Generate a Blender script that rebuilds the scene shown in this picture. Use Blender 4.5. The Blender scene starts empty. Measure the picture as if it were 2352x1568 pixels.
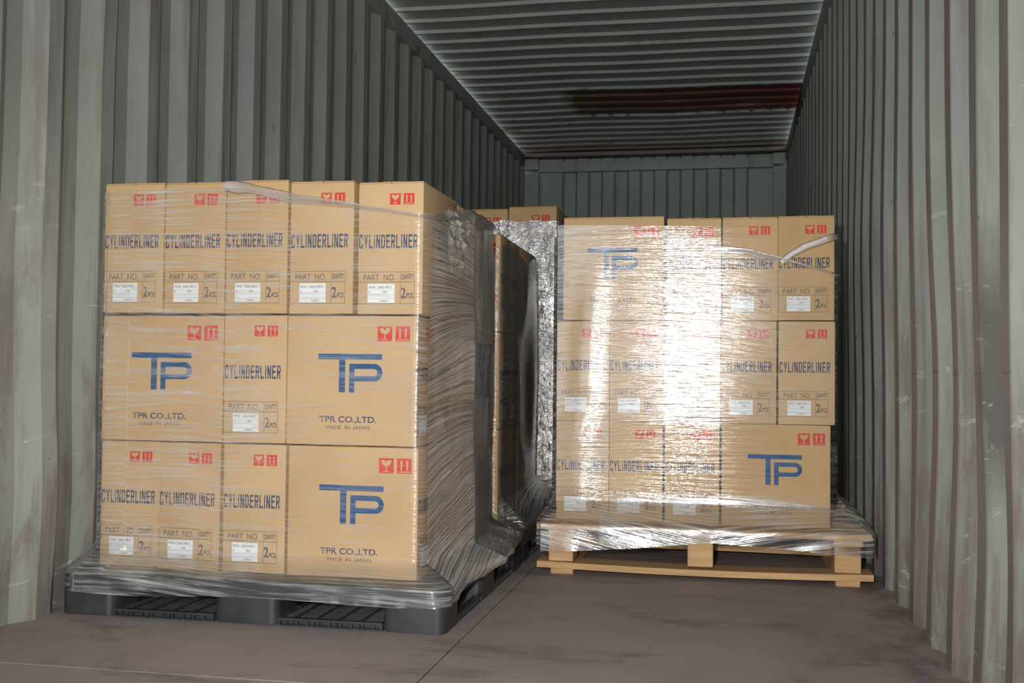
import bpy, bmesh, math, random
from mathutils import Vector, Matrix, noise
random.seed(7)
S = bpy.context.scene
COL = S.collection

# ------------------------------------------------------------------ camera
XR, XL, H, YB, YF = 0.507, -1.833, 2.7256, 10.0, -2.03      # container inside faces, roof, end wall, door end
CAMZ = 0.6711
cam_d = bpy.data.cameras.new('camera')
cam_d.sensor_width = 36.0
cam_d.lens = 36.0 * 2537.92 / 2352.0
cam_d.clip_start = 0.02
cam = bpy.data.objects.new('camera', cam_d)
COL.objects.link(cam)
_r = Vector((0.98161, 0.19055, 0.01145))
_u = Vector((-0.00516, -0.03344, 0.99943))
_f = Vector((-0.19083, 0.98111, 0.03184))
cam.matrix_world = Matrix(((_r.x, _u.x, -_f.x, 0), (_r.y, _u.y, -_f.y, 0), (_r.z, _u.z, -_f.z, CAMZ), (0, 0, 0, 1)))
S.camera = cam

# ------------------------------------------------------------------ world, daylight through the open door end, camera flash
SKY = 4.2
world = bpy.data.worlds.new('daylight')
S.world = world
world.use_nodes = True
_bg = world.node_tree.nodes['Background']
_bg.inputs['Color'].default_value = (0.93, 0.97, 1.0, 1)
_bg.inputs['Strength'].default_value = SKY

portal_d = bpy.data.lights.new('door_portal', 'AREA')
portal_d.shape = 'RECTANGLE'
portal_d.size, portal_d.size_y = XR - XL, H
portal_d.cycles.is_portal = True
portal = bpy.data.objects.new('door_portal', portal_d)
portal.location = ((XL + XR) / 2, YF, H / 2)
portal.rotation_euler = (math.radians(90), 0, 0)
COL.objects.link(portal)

flash_d = bpy.data.lights.new('camera_flash', 'SPOT')
flash_d.energy = 310.0
flash_d.color = (1.0, 0.985, 0.965)
flash_d.spot_size = math.radians(92)
flash_d.spot_blend = 1.0
flash_d.shadow_soft_size = 0.03
flash = bpy.data.objects.new('camera_flash', flash_d)
flash.location = (-0.13, 0.0, CAMZ + 0.12)
flash.rotation_euler = (math.radians(91), 0, math.radians(10))
COL.objects.link(flash)

vs = S.view_settings
S.display_settings.display_device = 'sRGB'
vs.view_transform = 'Standard'
vs.look = 'None'
vs.exposure = 0.0
vs.gamma = 1.0
vs.use_curve_mapping = False
S.cycles.transparent_max_bounces = 24
S.cycles.max_bounces = 12
S.cycles.diffuse_bounces = 6


# ------------------------------------------------------------------ node helpers
class NT:
    def __init__(self, name):
        self.m = bpy.data.materials.new(name)
        self.m.use_nodes = True
        self.t = self.m.node_tree
        self.t.nodes.clear()
        self.out = self.t.nodes.new('ShaderNodeOutputMaterial')

    def n(self, typ, **kw):
        nd = self.t.nodes.new(typ)
        for k, v in kw.items():
            if k.startswith('_'):
                setattr(nd, k[1:], v)
            else:
                s = nd.inputs[int(k[1:])] if (k[0] == 'i' and k[1:].isdigit()) else nd.inputs[k.replace('__', ' ')]
                if isinstance(v, bpy.types.NodeSocket):
                    self.t.links.new(v, s)
                else:
                    s.default_value = v
        return nd

    def math(self, op, a, b=0.0, c=0.0, clamp=False):
        return self.n('ShaderNodeMath', _operation=op, _use_clamp=clamp, i0=a, i1=b, i2=c).outputs[0]

    def mix(self, f, a, b):
        nd = self.t.nodes.new('ShaderNodeMix')
        nd.data_type = 'RGBA'
        for s, v in ((nd.inputs[0], f), (nd.inputs[6], a), (nd.inputs[7], b)):
            if isinstance(v, bpy.types.NodeSocket):
                self.t.links.new(v, s)
            else:
                s.default_value = v if isinstance(v, (int, float)) else tuple(v) + ((1,) if len(v) == 3 else ())
        return nd.outputs[2]

    def mapr(self, v, a, b, c=0.0, d=1.0):
        return self.n('ShaderNodeMapRange', i0=v, i1=a, i2=b, i3=c, i4=d).outputs[0]

    def noise(self, vec, scale, detail=3.0, rough=0.55, dist=0.0):
        return self.n('ShaderNodeTexNoise', Vector=vec, Scale=scale, Detail=detail, Roughness=rough, Distortion=dist).outputs[0]

    def scaled(self, vec, s):
        return self.n('ShaderNodeVectorMath', _operation='MULTIPLY', i0=vec, i1=s).outputs[0]

    def vadd(self, vec, s):
        return self.n('ShaderNodeVectorMath', _operation='ADD', i0=vec, i1=s).outputs[0]

    def done(self, shader):
        self.t.links.new(shader, self.out.inputs[0])
        return self.m


def mat_simple(name, col, rough=0.5, spec=0.4, var=0.0, metal=0.0, nscale=20.0):
    b = NT(name)
    c = tuple(col) + (1,)
    if var:
        tc = b.n('ShaderNodeTexCoord').outputs['Object']
        f = b.noise(tc, nscale, 4)
        c = b.mix(b.mapr(f, .3, .7), [x * (1 - var) for x in col], [x * (1 + var) for x in col])
    return b.done(b.n('ShaderNodeBsdfPrincipled', Base__Color=c, Roughness=rough, Metallic=metal, **{'Specular IOR Level': spec}).outputs[0])


def mat_cardboard():
    b = NT('corrugated_cardboard')
    tc = b.n('ShaderNodeTexCoord').outputs['Object']
    oi = b.n('ShaderNodeObjectInfo').outputs['Random']
    big = b.noise(b.vadd(tc, b.n('ShaderNodeCombineXYZ', X=b.math('MULTIPLY', oi, 40.0)).outputs[0]), 5.0, 4)
    fine = b.noise(b.scaled(tc, (60, 60, 900)), 1.0, 2)
    c = b.mix(b.mapr(big, .3, .7), (0.475, 0.315, 0.158), (0.55, 0.38, 0.20))
    c = b.mix(b.math('MULTIPLY', b.mapr(fine, .35, .65), .10), c, (0.36, 0.22, 0.11))
    hs = b.n('ShaderNodeHueSaturation', Color=c, Value=b.mapr(oi, 0, 1, .95, 1.05), Saturation=b.mapr(oi, 0, 1, 1.06, .97))
    wave = b.n('ShaderNodeTexWave', _wave_type='BANDS', _bands_direction='X', Vector=b.scaled(tc, (1, 1, 0)), Scale=45.0, Distortion=.3)
    bump = b.n('ShaderNodeBump', Strength=.06, Distance=.001, Height=wave.outputs[1])
    return b.done(b.n('ShaderNodeBsdfPrincipled', Base__Color=hs.outputs[0], Roughness=.75, Normal=bump.outputs[0], **{'Specular IOR Level': .2}).outputs[0])


def mat_ink(name, col, gaps):
    b = NT(name)
    tc = b.n('ShaderNodeTexCoord').outputs['Object']
    st = b.noise(b.scaled(tc, (260, 260, 14)), 1.0, 2)
    sp = b.noise(b.scaled(tc, (300, 300, 300)), 1.0, 2)
    f = b.math('MULTIPLY', b.mapr(b.math('ADD', st, b.math('MULTIPLY', sp, .5)), .78, 1.05), gaps)
    c = b.mix(f, col, (0.50, 0.33, 0.16))
    return b.done(b.n('ShaderNodeBsdfPrincipled', Base__Color=c, Roughness=.6, **{'Specular IOR Level': .25}).outputs[0])


def mat_wall(name, ridge_brown, smudge=False, base=(0.298, 0.318, 0.282)):
    b = NT(name)
    pos = b.n('ShaderNodeNewGeometry').outputs['Position']
    at = b.n('ShaderNodeAttribute', _attribute_name='ridge').outputs['Fac']
    zc = b.n('ShaderNodeSeparateXYZ', Vector=pos).outputs['Z']
    patch = b.noise(pos, 2.3, 5, .6)
    c = b.mix(b.mapr(patch, .35, .65), [x * .9 for x in base], [x * 1.08 for x in base])
    tone = b.noise(b.scaled(pos, (3.5, 3.5, .45)), 1.0, 3)
    c = b.mix(b.math('MULTIPLY', b.mapr(tone, .5, .75), .4), c, (0.345, 0.345, 0.385))
    # dirt and rust: tall streaks, heavier on the ridges that cargo rubs against
    st = b.noise(b.scaled(pos, (11, 11, .9)), 1.0, 5, .65)
    lo = b.mapr(zc, 0.0, 1.3, .13, 0.0)
    thr = b.math('SUBTRACT', b.math('ADD', st, b.math('MULTIPLY', at, ridge_brown)), .555)
    dirt = b.mapr(b.math('ADD', thr, lo), 0.0, .16)
    c = b.mix(b.math('MULTIPLY', dirt, .78), c, (0.195, 0.155, 0.142))
    m4 = b.math('MULTIPLY', b.mapr(zc, 1.5, .5), b.mapr(b.noise(b.vadd(b.scaled(pos, (10, 10, 2.2)), (7, 3, 1)), 1.0, 6, .68, .4), .50, .62))
    c = b.mix(b.math('MULTIPLY', m4, .75), c, (0.185, 0.148, 0.132))
    spot = b.noise(b.vadd(b.scaled(pos, (17, 17, 11)), (1, 9, 4)), 1.0, 5, .6)
    c = b.mix(b.math('MULTIPLY', b.mapr(spot, .70, .74), .75), c, (0.10, 0.085, 0.085))
    if smudge:
        ys_ = b.n('ShaderNodeSeparateXYZ', Vector=pos).outputs['Y']
        wb = b.math('MULTIPLY', b.math('SUBTRACT', b.noise(b.scaled(pos, (9, 9, 5)), 1.0, 4), .5), .16)
        m1 = b.math('MULTIPLY', b.mapr(b.math('ADD', ys_, wb), 2.33, 2.36), b.mapr(b.math('ADD', ys_, wb), 2.47, 2.43))
        m2 = b.math('MULTIPLY', b.mapr(zc, .40, .55), b.mapr(b.math('ADD', zc, wb), 1.0, .82))
        c = b.mix(b.math('MULTIPLY', b.math('MULTIPLY', m1, m2), .8), c, (0.11, 0.09, 0.085))
        dz = b.math('ABSOLUTE', b.math('SUBTRACT', b.math('ADD', zc, b.math('MULTIPLY', wb, .25)), .69))
        m5 = b.math('MULTIPLY', b.mapr(dz, .0035, .001), b.math('MULTIPLY', at, b.mapr(ys_, 4.2, 3.8)), clamp=True)
        c = b.mix(b.math('MULTIPLY', m5, .8), c, (0.16, 0.08, 0.04))
        m3 = b.math('MULTIPLY', b.mapr(zc, .45, .10), b.mapr(b.noise(b.scaled(pos, (30, 30, 7)), 1.0, 4, .7), .47, .6))
        c = b.mix(b.math('MULTIPLY', m3, .75), c, (0.17, 0.135, 0.12))
    rust = b.noise(b.scaled(pos, (6, 6, 2.2)), 1.0, 6, .7)
    c = b.mix(b.mapr(rust, .69, .73), c, (0.10, 0.045, 0.025))
    # pale scrapes
    sc = b.noise(b.scaled(pos, (5, 5, 18)), 1.0, 5, .75, .6)
    low = b.mapr(zc, 1.5, .9)
    c = b.mix(b.math('MULTIPLY', b.math('MULTIPLY', b.mapr(sc, .63, .69), .6), low), c, (0.52, 0.53, 0.50))
    bump = b.n('ShaderNodeBump', Strength=.35, Distance=.004, Height=b.noise(b.scaled(pos, (14, 14, 5)), 1.0, 4))
    return b.done(b.n('ShaderNodeBsdfPrincipled', Base__Color=c, Roughness=.48, Normal=bump.outputs[0], **{'Specular IOR Level': .35}).outputs[0])


def mat_roof():
    b = NT('painted_roof_steel')
    pos = b.n('ShaderNodeNewGeometry').outputs['Position']
    s = b.n('ShaderNodeSeparateXYZ', Vector=pos).outputs
    n1 = b.noise(pos, 2.5, 5)
    c = b.mix(b.mapr(n1, .35, .65), (0.325, 0.35, 0.325), (0.39, 0.41, 0.375))
    ru = b.noise(b.scaled(pos, (2.2, 5, 5)), 1.0, 6, .7)
    c = b.mix(b.math('MULTIPLY', b.mapr(ru, .60, .70), .8), c, (0.13, 0.065, 0.04))
    # red lead repair patch across the roof
    wob = b.math('MULTIPLY', b.math('SUBTRACT', b.noise(b.scaled(pos, (14, 14, 14)), 1.0, 4), .5), .22)
    fx = b.mapr(b.math('ADD', s['X'], wob), -1.22, -1.12)
    y0 = b.mapr(b.math('ADD', s['Y'], wob), 7.80, 7.84)
    y1 = b.mapr(b.math('ADD', s['Y'], wob), 8.55, 8.51)
    pm = b.math('MULTIPLY', b.math('MULTIPLY', fx, y0), y1)
    pn = b.noise(b.scaled(pos, (3, 8, 8)), 1.0, 4)
    pc = b.mix(b.mapr(s['X'], -1.1, .5), (0.115, 0.075, 0.05), (0.12, 0.028, 0.022))
    c = b.mix(b.math('MULTIPLY', pm, b.mapr(pn, .30, .42, .75, 1.0)), c, pc)
    edge = b.mapr(b.math('ADD', s['X'], wob), -1.78, -1.66, 1, 0)
    c = b.mix(b.math('MULTIPLY', edge, b.mapr(ru, .54, .66)), c, (0.16, 0.085, 0.055))
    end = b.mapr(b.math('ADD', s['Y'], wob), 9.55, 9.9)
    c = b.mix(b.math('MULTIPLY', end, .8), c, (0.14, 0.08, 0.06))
    return b.done(b.n('ShaderNodeBsdfPrincipled', Base__Color=c, Roughness=.5, **{'Specular IOR Level': .35}).outputs[0])


def mat_floor():
    b = NT('worn_floor_plywood')
    pos = b.n('ShaderNodeNewGeometry').outputs['Position']
    oi = b.n('ShaderNodeObjectInfo').outputs['Random']
    n1 = b.noise(pos, 1.7, 5, .6)
    grain = b.noise(b.scaled(pos, (90, 6, 6)), 1.0, 4, .6)
    c = b.mix(b.mapr(n1, .3, .7), (0.27, 0.228, 0.213), (0.34, 0.29, 0.27))
    c = b.mix(b.math('MULTIPLY', b.mapr(grain, .35, .7), .35), c, (0.29, 0.235, 0.215))
    dk = b.noise(b.scaled(pos, (2.2, 5, 1)), 1.0, 6, .7, .5)
    c = b.mix(b.math('MULTIPLY', b.mapr(dk, .54, .68), .65), c, (0.135, 0.108, 0.10))
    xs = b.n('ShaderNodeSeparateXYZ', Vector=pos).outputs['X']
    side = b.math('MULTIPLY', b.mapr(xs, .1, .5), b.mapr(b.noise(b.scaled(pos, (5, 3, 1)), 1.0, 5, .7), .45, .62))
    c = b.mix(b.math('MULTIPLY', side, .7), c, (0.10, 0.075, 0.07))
    sp = b.n('ShaderNodeTexVoronoi', Vector=pos, Scale=3.1).outputs['Distance']
    c = b.mix(b.mapr(sp, .012, .009), c, (0.6, 0.55, 0.5))
    scr = b.noise(b.vadd(b.scaled(pos, (3, 34, 1)), (3, 1, 0)), 1.0, 5, .7)
    c = b.mix(b.math('MULTIPLY', b.mapr(scr, .68, .74), .35), c, (0.38, 0.30, 0.26))
    bump = b.n('ShaderNodeBump', Strength=.3, Distance=.003, Height=grain)
    return b.done(b.n('ShaderNodeBsdfPrincipled', Base__Color=c, Roughness=.72, Normal=bump.outputs[0], **{'Specular IOR Level': .25}).outputs[0])


def mat_wood():
    b = NT('raw_pine')
    tc = b.n('ShaderNodeTexCoord').outputs['Object']
    oi = b.n('ShaderNodeObjectInfo').outputs['Random']
    v = b.vadd(b.scaled(tc, (3, 30, 30)), b.n('ShaderNodeCombineXYZ', X=b.math('MULTIPLY', oi, 33.0), Y=b.math('MULTIPLY', oi, 57.0)).outputs[0])
    g = b.noise(v, 1.0, 5, .6, .8)
    c = b.mix(b.mapr(g, .3, .7), (0.60, 0.40, 0.20), (0.42, 0.25, 0.115))
    kn = b.n('ShaderNodeTexVoronoi', Vector=b.scaled(v, (.5, .12, .12)), Scale=1.0).outputs['Distance']
    c = b.mix(b.mapr(kn, .13, .07), c, (0.20, 0.10, 0.05))
    bump = b.n('ShaderNodeBump', Strength=.25, Distance=.002, Height=g)
    return b.done(b.n('ShaderNodeBsdfPrincipled', Base__Color=c, Roughness=.7, Normal=bump.outputs[0], **{'Specular IOR Level': .25}).outputs[0])


def mat_film(name, wrinkle, crumple, haze, rough=.15, seed=0.0, dist=.0012, base=.03, band=(2.2, 5), fine=1.0, ul=1.0, thr=(.45, .66)):
    """Clear stretch film: several clinging layers, stretch lines run along U."""
    b = NT(name)
    uv = b.n('ShaderNodeUVMap', _uv_map='stretch').outputs[0]
    lay = b.n('ShaderNodeAttribute', _attribute_name='layers').outputs['Fac']
    p = b.vadd(uv, (seed, seed * .7, 0))
    a1 = b.noise(b.scaled(p, (2.5 * fine * ul, 55 * fine, 1)), 1.0, 3, .6)
    a2 = b.noise(b.scaled(p, (8 * ul, 190 * min(fine, 1.3), 1)), 1.0, 3, .6)
    a3 = b.noise(b.scaled(p, (38 * ul, 38, 1)), 1.0, 4, .6, .6)
    hgt = b.math('ADD', b.math('MULTIPLY', a1, 1.6), b.math('ADD', b.math('MULTIPLY', a2, .55), b.math('MULTIPLY', a3, crumple)))
    bump = b.n('ShaderNodeBump', Strength=wrinkle, Distance=dist, Height=hgt).outputs[0]
    inc = b.n('ShaderNodeNewGeometry').outputs['Incoming']
    cs = b.math('ABSOLUTE', b.n('ShaderNodeVectorMath', _operation='DOT_PRODUCT', i0=bump, i1=inc).outputs['Value'])
    fr = b.math('ADD', b.math('MULTIPLY', b.math('POWER', b.math('SUBTRACT', 1.0, cs, clamp=True), 5.0), 1.0 - base), base)
    keep = b.math('POWER', b.math('SUBTRACT', 1.0, fr, clamp=True), lay)
    refl = b.math('SUBTRACT', 1.0, keep, clamp=True)
    gl = b.n('ShaderNodeBsdfGlossy', Color=(.97, .97, .98, 1), Roughness=rough, Normal=bump)
    tr = b.n('ShaderNodeBsdfTransparent', Color=(.985, .985, .985, 1))
    df = b.n('ShaderNodeBsdfDiffuse', Color=(.80, .79, .78, 1), Normal=bump)
    tl = b.n('ShaderNodeBsdfTranslucent', Color=(.78, .76, .74, 1))
    mlk = b.n('ShaderNodeMixShader', Fac=.35, i1=df.outputs[0], i2=tl.outputs[0])
    hz = b.noise(b.scaled(p, (3.2 * ul, 95 * min(fine, 1.6), 1)), 1.0, 5, .7)
    hz2 = b.noise(b.scaled(p, (band[0], band[1], 1)), 1.0, 3)
    hf = b.math('MULTIPLY', b.math('MULTIPLY', b.mapr(hz, thr[0], thr[1], .12, 2.4), b.mapr(hz2, .3, .7, .5, 1.4)), haze)
    hf = b.math('MULTIPLY', hf, lay, clamp=True)
    body = b.n('ShaderNodeMixShader', Fac=b.math('MINIMUM', hf, .85), i1=tr.outputs[0], i2=mlk.outputs[0])
    sh = b.n('ShaderNodeMixShader', Fac=b.math('MINIMUM', refl, .9), i1=body.outputs[0], i2=gl.outputs[0])
    return b.done(sh.outputs[0])


M = dict(
    card=mat_cardboard(),
    navy=mat_ink('navy_ink', (0.028, 0.050, 0.115), .55),
    logo=mat_ink('blue_ink', (0.012, 0.075, 0.20), .12),
    grey=mat_ink('dark_grey_ink', (0.085, 0.075, 0.075), .35),
    red=mat_ink('red_ink', (0.58, 0.045, 0.035), .18),
    paper=mat_simple('white_label_paper', (0.72, 0.74, 0.74), .6),
    wall=mat_wall('wall_paint', .05), wallb=mat_wall('wall_paint_end', .0, False, (0.365, 0.41, 0.365)),
    wallr=mat_wall('wall_paint_rubbed', .27, True),
    roof=mat_roof(), floor=mat_floor(), wood=mat_wood(),
    seam=mat_simple('floor_steel', (0.10, 0.085, 0.078), .6, var=.2),
    plastic=mat_simple('black_recycled_plastic', (0.034, 0.036, 0.038), .42, .5, var=.25),
    gasket=mat_simple('packing_tape', (0.42, 0.27, 0.12), .3, .5),
)


# ------------------------------------------------------------------ mesh helpers
def mesh_from(name, verts, faces, m=None, smooth=False):
    me = bpy.data.meshes.new(name)
    me.from_pydata([tuple(v) for v in verts], [], faces)
    me.update()
    if m:
        me.materials.append(m)
    if smooth:
        me.polygons.foreach_set('use_smooth', [True] * len(me.polygons))
    return me


def link(name, me, parent=None, loc=None):
    o = bpy.data.objects.new(name, me)
    COL.objects.link(o)
    if parent:
        o.parent = parent
    if loc:
        o.location = loc
    return o


def tag(o, label, cat, group=None):
    o['label'] = label
    o['category'] = cat
    if group:
        o['group'] = group
    return o


def struct(o, label=None):
    o['kind'] = 'structure'
    if label:
        o['label'] = label
    return o


def empty(name, loc):
    o = bpy.data.objects.new(name, None)
    o.location = loc
    o.empty_display_size = .1
    COL.objects.link(o)
    return o


def box_mesh(name, x0, x1, y0, y1, z0, z1, m, bev=0.0, seg=2):
    bm = bmesh.new()
    add_box(bm, x0, x1, y0, y1, z0, z1)
    if bev:
        bmesh.ops.bevel(bm, geom=bm.edges[:], offset=bev, segments=seg, affect='EDGES', profile=.6)
    return bm_done(name, bm, m, bool(bev) and seg > 1)


def add_box(bm, x0, x1, y0, y1, z0, z1):
    r = bmesh.ops.create_cube(bm, size=1.0)
    for v in r['verts']:
        v.co = ((x0 + x1) / 2 + v.co.x * (x1 - x0), (y0 + y1) / 2 + v.co.y * (y1 - y0), (z0 + z1) / 2 + v.co.z * (z1 - z0))
    return r['verts']


def bm_done(name, bm, m, smooth=False):
    me = bpy.data.meshes.new(name)
    bm.normal_update()
    bm.to_mesh(me)
    bm.free()
    if m:
        me.materials.append(m)
    if smooth:
        me.polygons.foreach_set('use_smooth', [True] * len(me.polygons))
        try:
            me.set_sharp_from_angle(angle=math.radians(50))
        except Exception:
            pass
    return me


def prism(name, outline, z0, z1, m, bev=0.0):
    """solid from a counter-clockwise plan outline"""
    bm = bmesh.new()
    vs_ = [bm.verts.new((x, y, z0)) for x, y in outline]
    f = bm.faces.new(vs_)
    r = bmesh.ops.extrude_face_region(bm, geom=[f])
    for v in r['geom']:
        if isinstance(v, bmesh.types.BMVert):
            v.co.z = z1
    bmesh.ops.recalc_face_normals(bm, faces=bm.faces[:])
    if bev:
        ed = [e for e in bm.edges if abs(e.verts[0].co.z - e.verts[1].co.z) < 1e-6]
        bmesh.ops.bevel(bm, geom=ed, offset=bev, segments=2, affect='EDGES')
    return bm_done(name, bm, m, True)


def rrect(x0, x1, y0, y1, r, n=5):
    pts = []
    for cx, cy, a0 in ((x1 - r, y0 + r, -90), (x1 - r, y1 - r, 0), (x0 + r, y1 - r, 90), (x0 + r, y0 + r, 180)):
        for k in range(n + 1):
            a = math.radians(a0 + 90 * k / n)
            pts.append((cx + r * math.cos(a), cy + r * math.sin(a)))
    return pts


# ------------------------------------------------------------------ the container
def wall_bulge(side, y, z):
    """dents knocked into the side sheets"""
    if side < 0:
        d = .016 * math.exp(-((y - 2.78) / .22) ** 2 - ((z - .34) / .22) ** 2)
        d -= .008 * math.exp(-((y - 2.62) / .16) ** 2 - ((z - .95) / .25) ** 2)
        d += .007 * math.exp(-((y - 3.0) / .2) ** 2 - ((z - 1.9) / .18) ** 2)
    else:
        d = -.020 * math.exp(-((y - 2.9) / .45) ** 2 - ((z - .62) / .42) ** 2)
        d += .012 * math.exp(-((y - 4.3) / .7) ** 2 - ((z - 1.15) / .4) ** 2)
        d -= .018 * math.exp(-((y - 2.35) / .2) ** 2 - ((z - .3) / .3) ** 2)
    d += .0016 * noise.noise((y * 1.6, z * 1.3, 5.0 * side))
    return d


def side_wall(name, x_in, side, y_end_of_flat, mat):
    """pressed steel sheet: inner flat, slope out, outer flat, slope in; side=+1 right wall, -1 left wall"""
    P_, D = .2657, .036
    a, s1 = .066, .066            # inner flat, slope
    prof = []
    k0 = int((YF - y_end_of_flat) / P_) - 1
    k = k0
    while True:
        e = y_end_of_flat + k * P_
        for yy, dep, rg in ((e - a, 0, 1), (e, 0, 1), (e + s1, D, 0), (e + P_ - a - s1, D, 0)):
            prof.append((yy, dep, rg))
        k += 1
        if e > YB + .3:
            break
    prof = [(min(max(y, YF), YB), d, g) for y, d, g in prof if YF - .3 < y < YB + .3]
    dense = []
    for (y0, d0, g0), (y1, d1, g1) in zip(prof, prof[1:]):
        if y1 - y0 < 1e-5:
            continue
        dense.append((y0, d0, g0))
        if g0 != g1:
            for q in ((.10, .90)):
                dense.append((y0 + (y1 - y0) * q, d0 + (d1 - d0) * q, g0 if (q < .5 and g0 == 0) or (q > .5 and g1 == 1) and g0 == 1 else 0))
    dense.append(prof[-1])
    zt, nz = 2.60, 40
    verts, ridge = [], []
    for j in range(nz + 1):
        z = zt * j / nz
        for y, d, g in dense:
            dd = d * min(1.0, 1.0)
            verts.append((x_in + side * (dd) + side * wall_bulge(side, y, z) * -1.0, y, z))
            ridge.append(g)
    n = len(dense)
    faces = []
    for j in range(nz):
        for i in range(n - 1):
            q = [j * n + i, j * n + i + 1, (j + 1) * n + i + 1, (j + 1) * n + i]
            faces.append(q if side < 0 else q[::-1])
    # close the tops of the outer hollows under the rail
    b0 = len(verts)
    for y, d, g in dense:
        verts.append((x_in + side * (-.004), y, zt + .012))
        ridge.append(0)
    for i in range(n - 1):
        q = [nz * n + i, nz * n + i + 1, b0 + i + 1, b0 + i]
        faces.append(q if side < 0 else q[::-1])
    me = mesh_from(name, verts, faces, mat)
    at = me.attributes.new('ridge', 'FLOAT', 'POINT')
    at.data.foreach_set('value', ridge)
    return struct(link(name, me), 'corrugated grey-green steel side of the container, scraped and rust stained')


side_wall('wall_left', XL, -1, 2.678 - .033 - .066 * 1.0 - (.2657 - .132 - .066), M['wall'])
side_wall('wall_right', XR, 1, 2.232, M['wallr'])


def roof():
    P_, D = .2055, .017
    prof = []
    k = int((YF - 6.70) / P_) - 1
    while True:
        e = 6.70 + k * P_
        for yy, d in ((e, 0.0), (e + .011, -D), (e + .030, -D), (e + .056, 0.0)):
            prof.append((yy, d))
        k += 1
        if e > YB + .2:
            break
    prof = [(max(y, YF), d) for y, d in prof if YF - .1 < y < YB + .14]
    nx = 16
    verts, faces = [], []
    for i in range(nx + 1):
        x = XL - .05 + (XR - XL + .1) * i / nx
        for y, d in prof:
            sag = .012 * noise.noise((x * 1.3, y * .7, 3.1))
            verts.append((x, y, H + d + sag))
    n = len(prof)
    for i in range(nx):
        for j in range(n - 1):
            faces.append([i * n + j, i * n + j + 1, (i + 1) * n + j + 1, (i + 1) * n + j])
    o = link('ceiling', mesh_from('ceiling', verts, faces, M['roof']))
    return struct(o, 'corrugated steel roof with pale ribs and a red-brown repair patch')


roof()

# end wall: vertical flats with narrow slopes between, header, corner posts
def end_wall():
    x0, x1 = -1.60, .292
    n = 16
    w = (x1 - x0) / n
    prof = [(XL - .02, YB)]
    for k in range(n):
        d = YB + (.0 if k % 2 == 0 else .045)
        prof += [(x0 + k * w + .011, d), (x0 + (k + 1) * w - .011, d)]
    prof.append((XR + .02, YB))
    verts = [(x, y, 0) for x, y in prof] + [(x, y, H) for x, y in prof]
    m = len(prof)
    faces = [[i, i + 1, m + i + 1, m + i] for i in range(m - 1)]
    me = mesh_from('wall_back', verts, faces, M['wallb'])
    at = me.attributes.new('ridge', 'FLOAT', 'POINT')
    at.data.foreach_set('value', [0.0] * len(verts))
    o = struct(link('wall_back', me), 'corrugated end wall of the container, upright flats with narrow dark grooves')
    return o


end_wall()
struct(link('trim_1', box_mesh('trim_1', -1.71, .40, YB - .05, YB + .02, 2.548, 2.645, M['wallb'], .008)), 'header beam across the top of the end wall')
for k, (xa, xb) in enumerate(((XL, -1.70), (.39, XR))):
    t = struct(link('trim_%d' % (2 + k), box_mesh('corner_post', xa, xb, YB - .07, YB + .02, 0, 2.53, M['wallb'], .006)), 'steel corner post at the end wall')
    link('corner_casting', box_mesh('corner_casting', xa, xb + 0.0, YB - .10, YB + .02, 2.565, 2.665, M['wallb'], .008), t)
struct(link('trim_4', box_mesh('trim_4', XL, XR, YB - .16, YB, 2.672, H - .021, M['roof'], .004)), 'rusty roof plate above the end wall')
# top side rails and floor side rails
struct(link('trim_5', box_mesh('trim_5', XL - .06, XL + .010, YF, YB, 2.598, 2.70, M['roof'], .006)), 'top rail along the left side')
struct(link('trim_6', box_mesh('trim_6', XR - .010, XR + .06, YF, YB, 2.598, 2.70, M['roof'], .006)), 'top rail along the right side')

# floor: plywood panels on a steel deck, two columns with a lengthwise joint in the middle
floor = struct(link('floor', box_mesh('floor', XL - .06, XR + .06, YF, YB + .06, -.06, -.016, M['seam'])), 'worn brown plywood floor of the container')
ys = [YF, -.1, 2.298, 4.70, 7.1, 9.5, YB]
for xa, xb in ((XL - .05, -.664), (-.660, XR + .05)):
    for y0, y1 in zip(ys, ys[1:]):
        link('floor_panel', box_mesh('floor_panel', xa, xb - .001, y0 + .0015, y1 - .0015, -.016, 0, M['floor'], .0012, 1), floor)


# ------------------------------------------------------------------ flat print (lettering, signs, logo) laid on carton faces
def eval_tris(ob):
    COL.objects.link(ob)
    dg = bpy.context.evaluated_depsgraph_get()
    ev = ob.evaluated_get(dg)
    me = ev.to_mesh()
    v = [(p.co.x, p.co.y) for p in me.vertices]
    f = [tuple(p.vertices) for p in me.polygons]
    ev.to_mesh_clear()
    d = ob.data
    bpy.data.objects.remove(ob)
    bpy.data.curves.remove(d)
    return v, f


_text_cache = {}


def text2d(s, x, y, w, h, bold=0.0, track=1.0):
    key = (s, bold, track)
    if key not in _text_cache:
        c = bpy.data.curves.new('t', 'FONT')
        c.body = s
        c.resolution_u = 3
        c.offset = bold
        c.space_character = track
        _text_cache[key] = eval_tris(bpy.data.objects.new('t', c))
    v, f = _text_cache[key]
    xs, ys_ = [p[0] for p in v], [p[1] for p in v]
    a, b_, c0, d = min(xs), max(xs), min(ys_), max(ys_)
    return [(x + (p[0] - a) / (b_ - a) * w, y + (p[1] - c0) / (d - c0) * h) for p in v], f


def shape2d(loops):
    c = bpy.data.curves.new('s', 'CURVE')
    c.dimensions = '2D'
    c.fill_mode = 'BOTH'
    for lp in loops:
        sp = c.splines.new('POLY')
        sp.points.add(len(lp) - 1)
        for pt, (x, y) in zip(sp.points, lp):
            pt.co = (x, y, 0, 1)
        sp.use_cyclic_u = True
    return eval_tris(bpy.data.objects.new('s', c))


def rect2d(x0, y0, x1, y1):
    return [(x0, y0), (x1, y0), (x1, y1), (x0, y1)], [(0, 1, 2, 3)]


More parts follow.
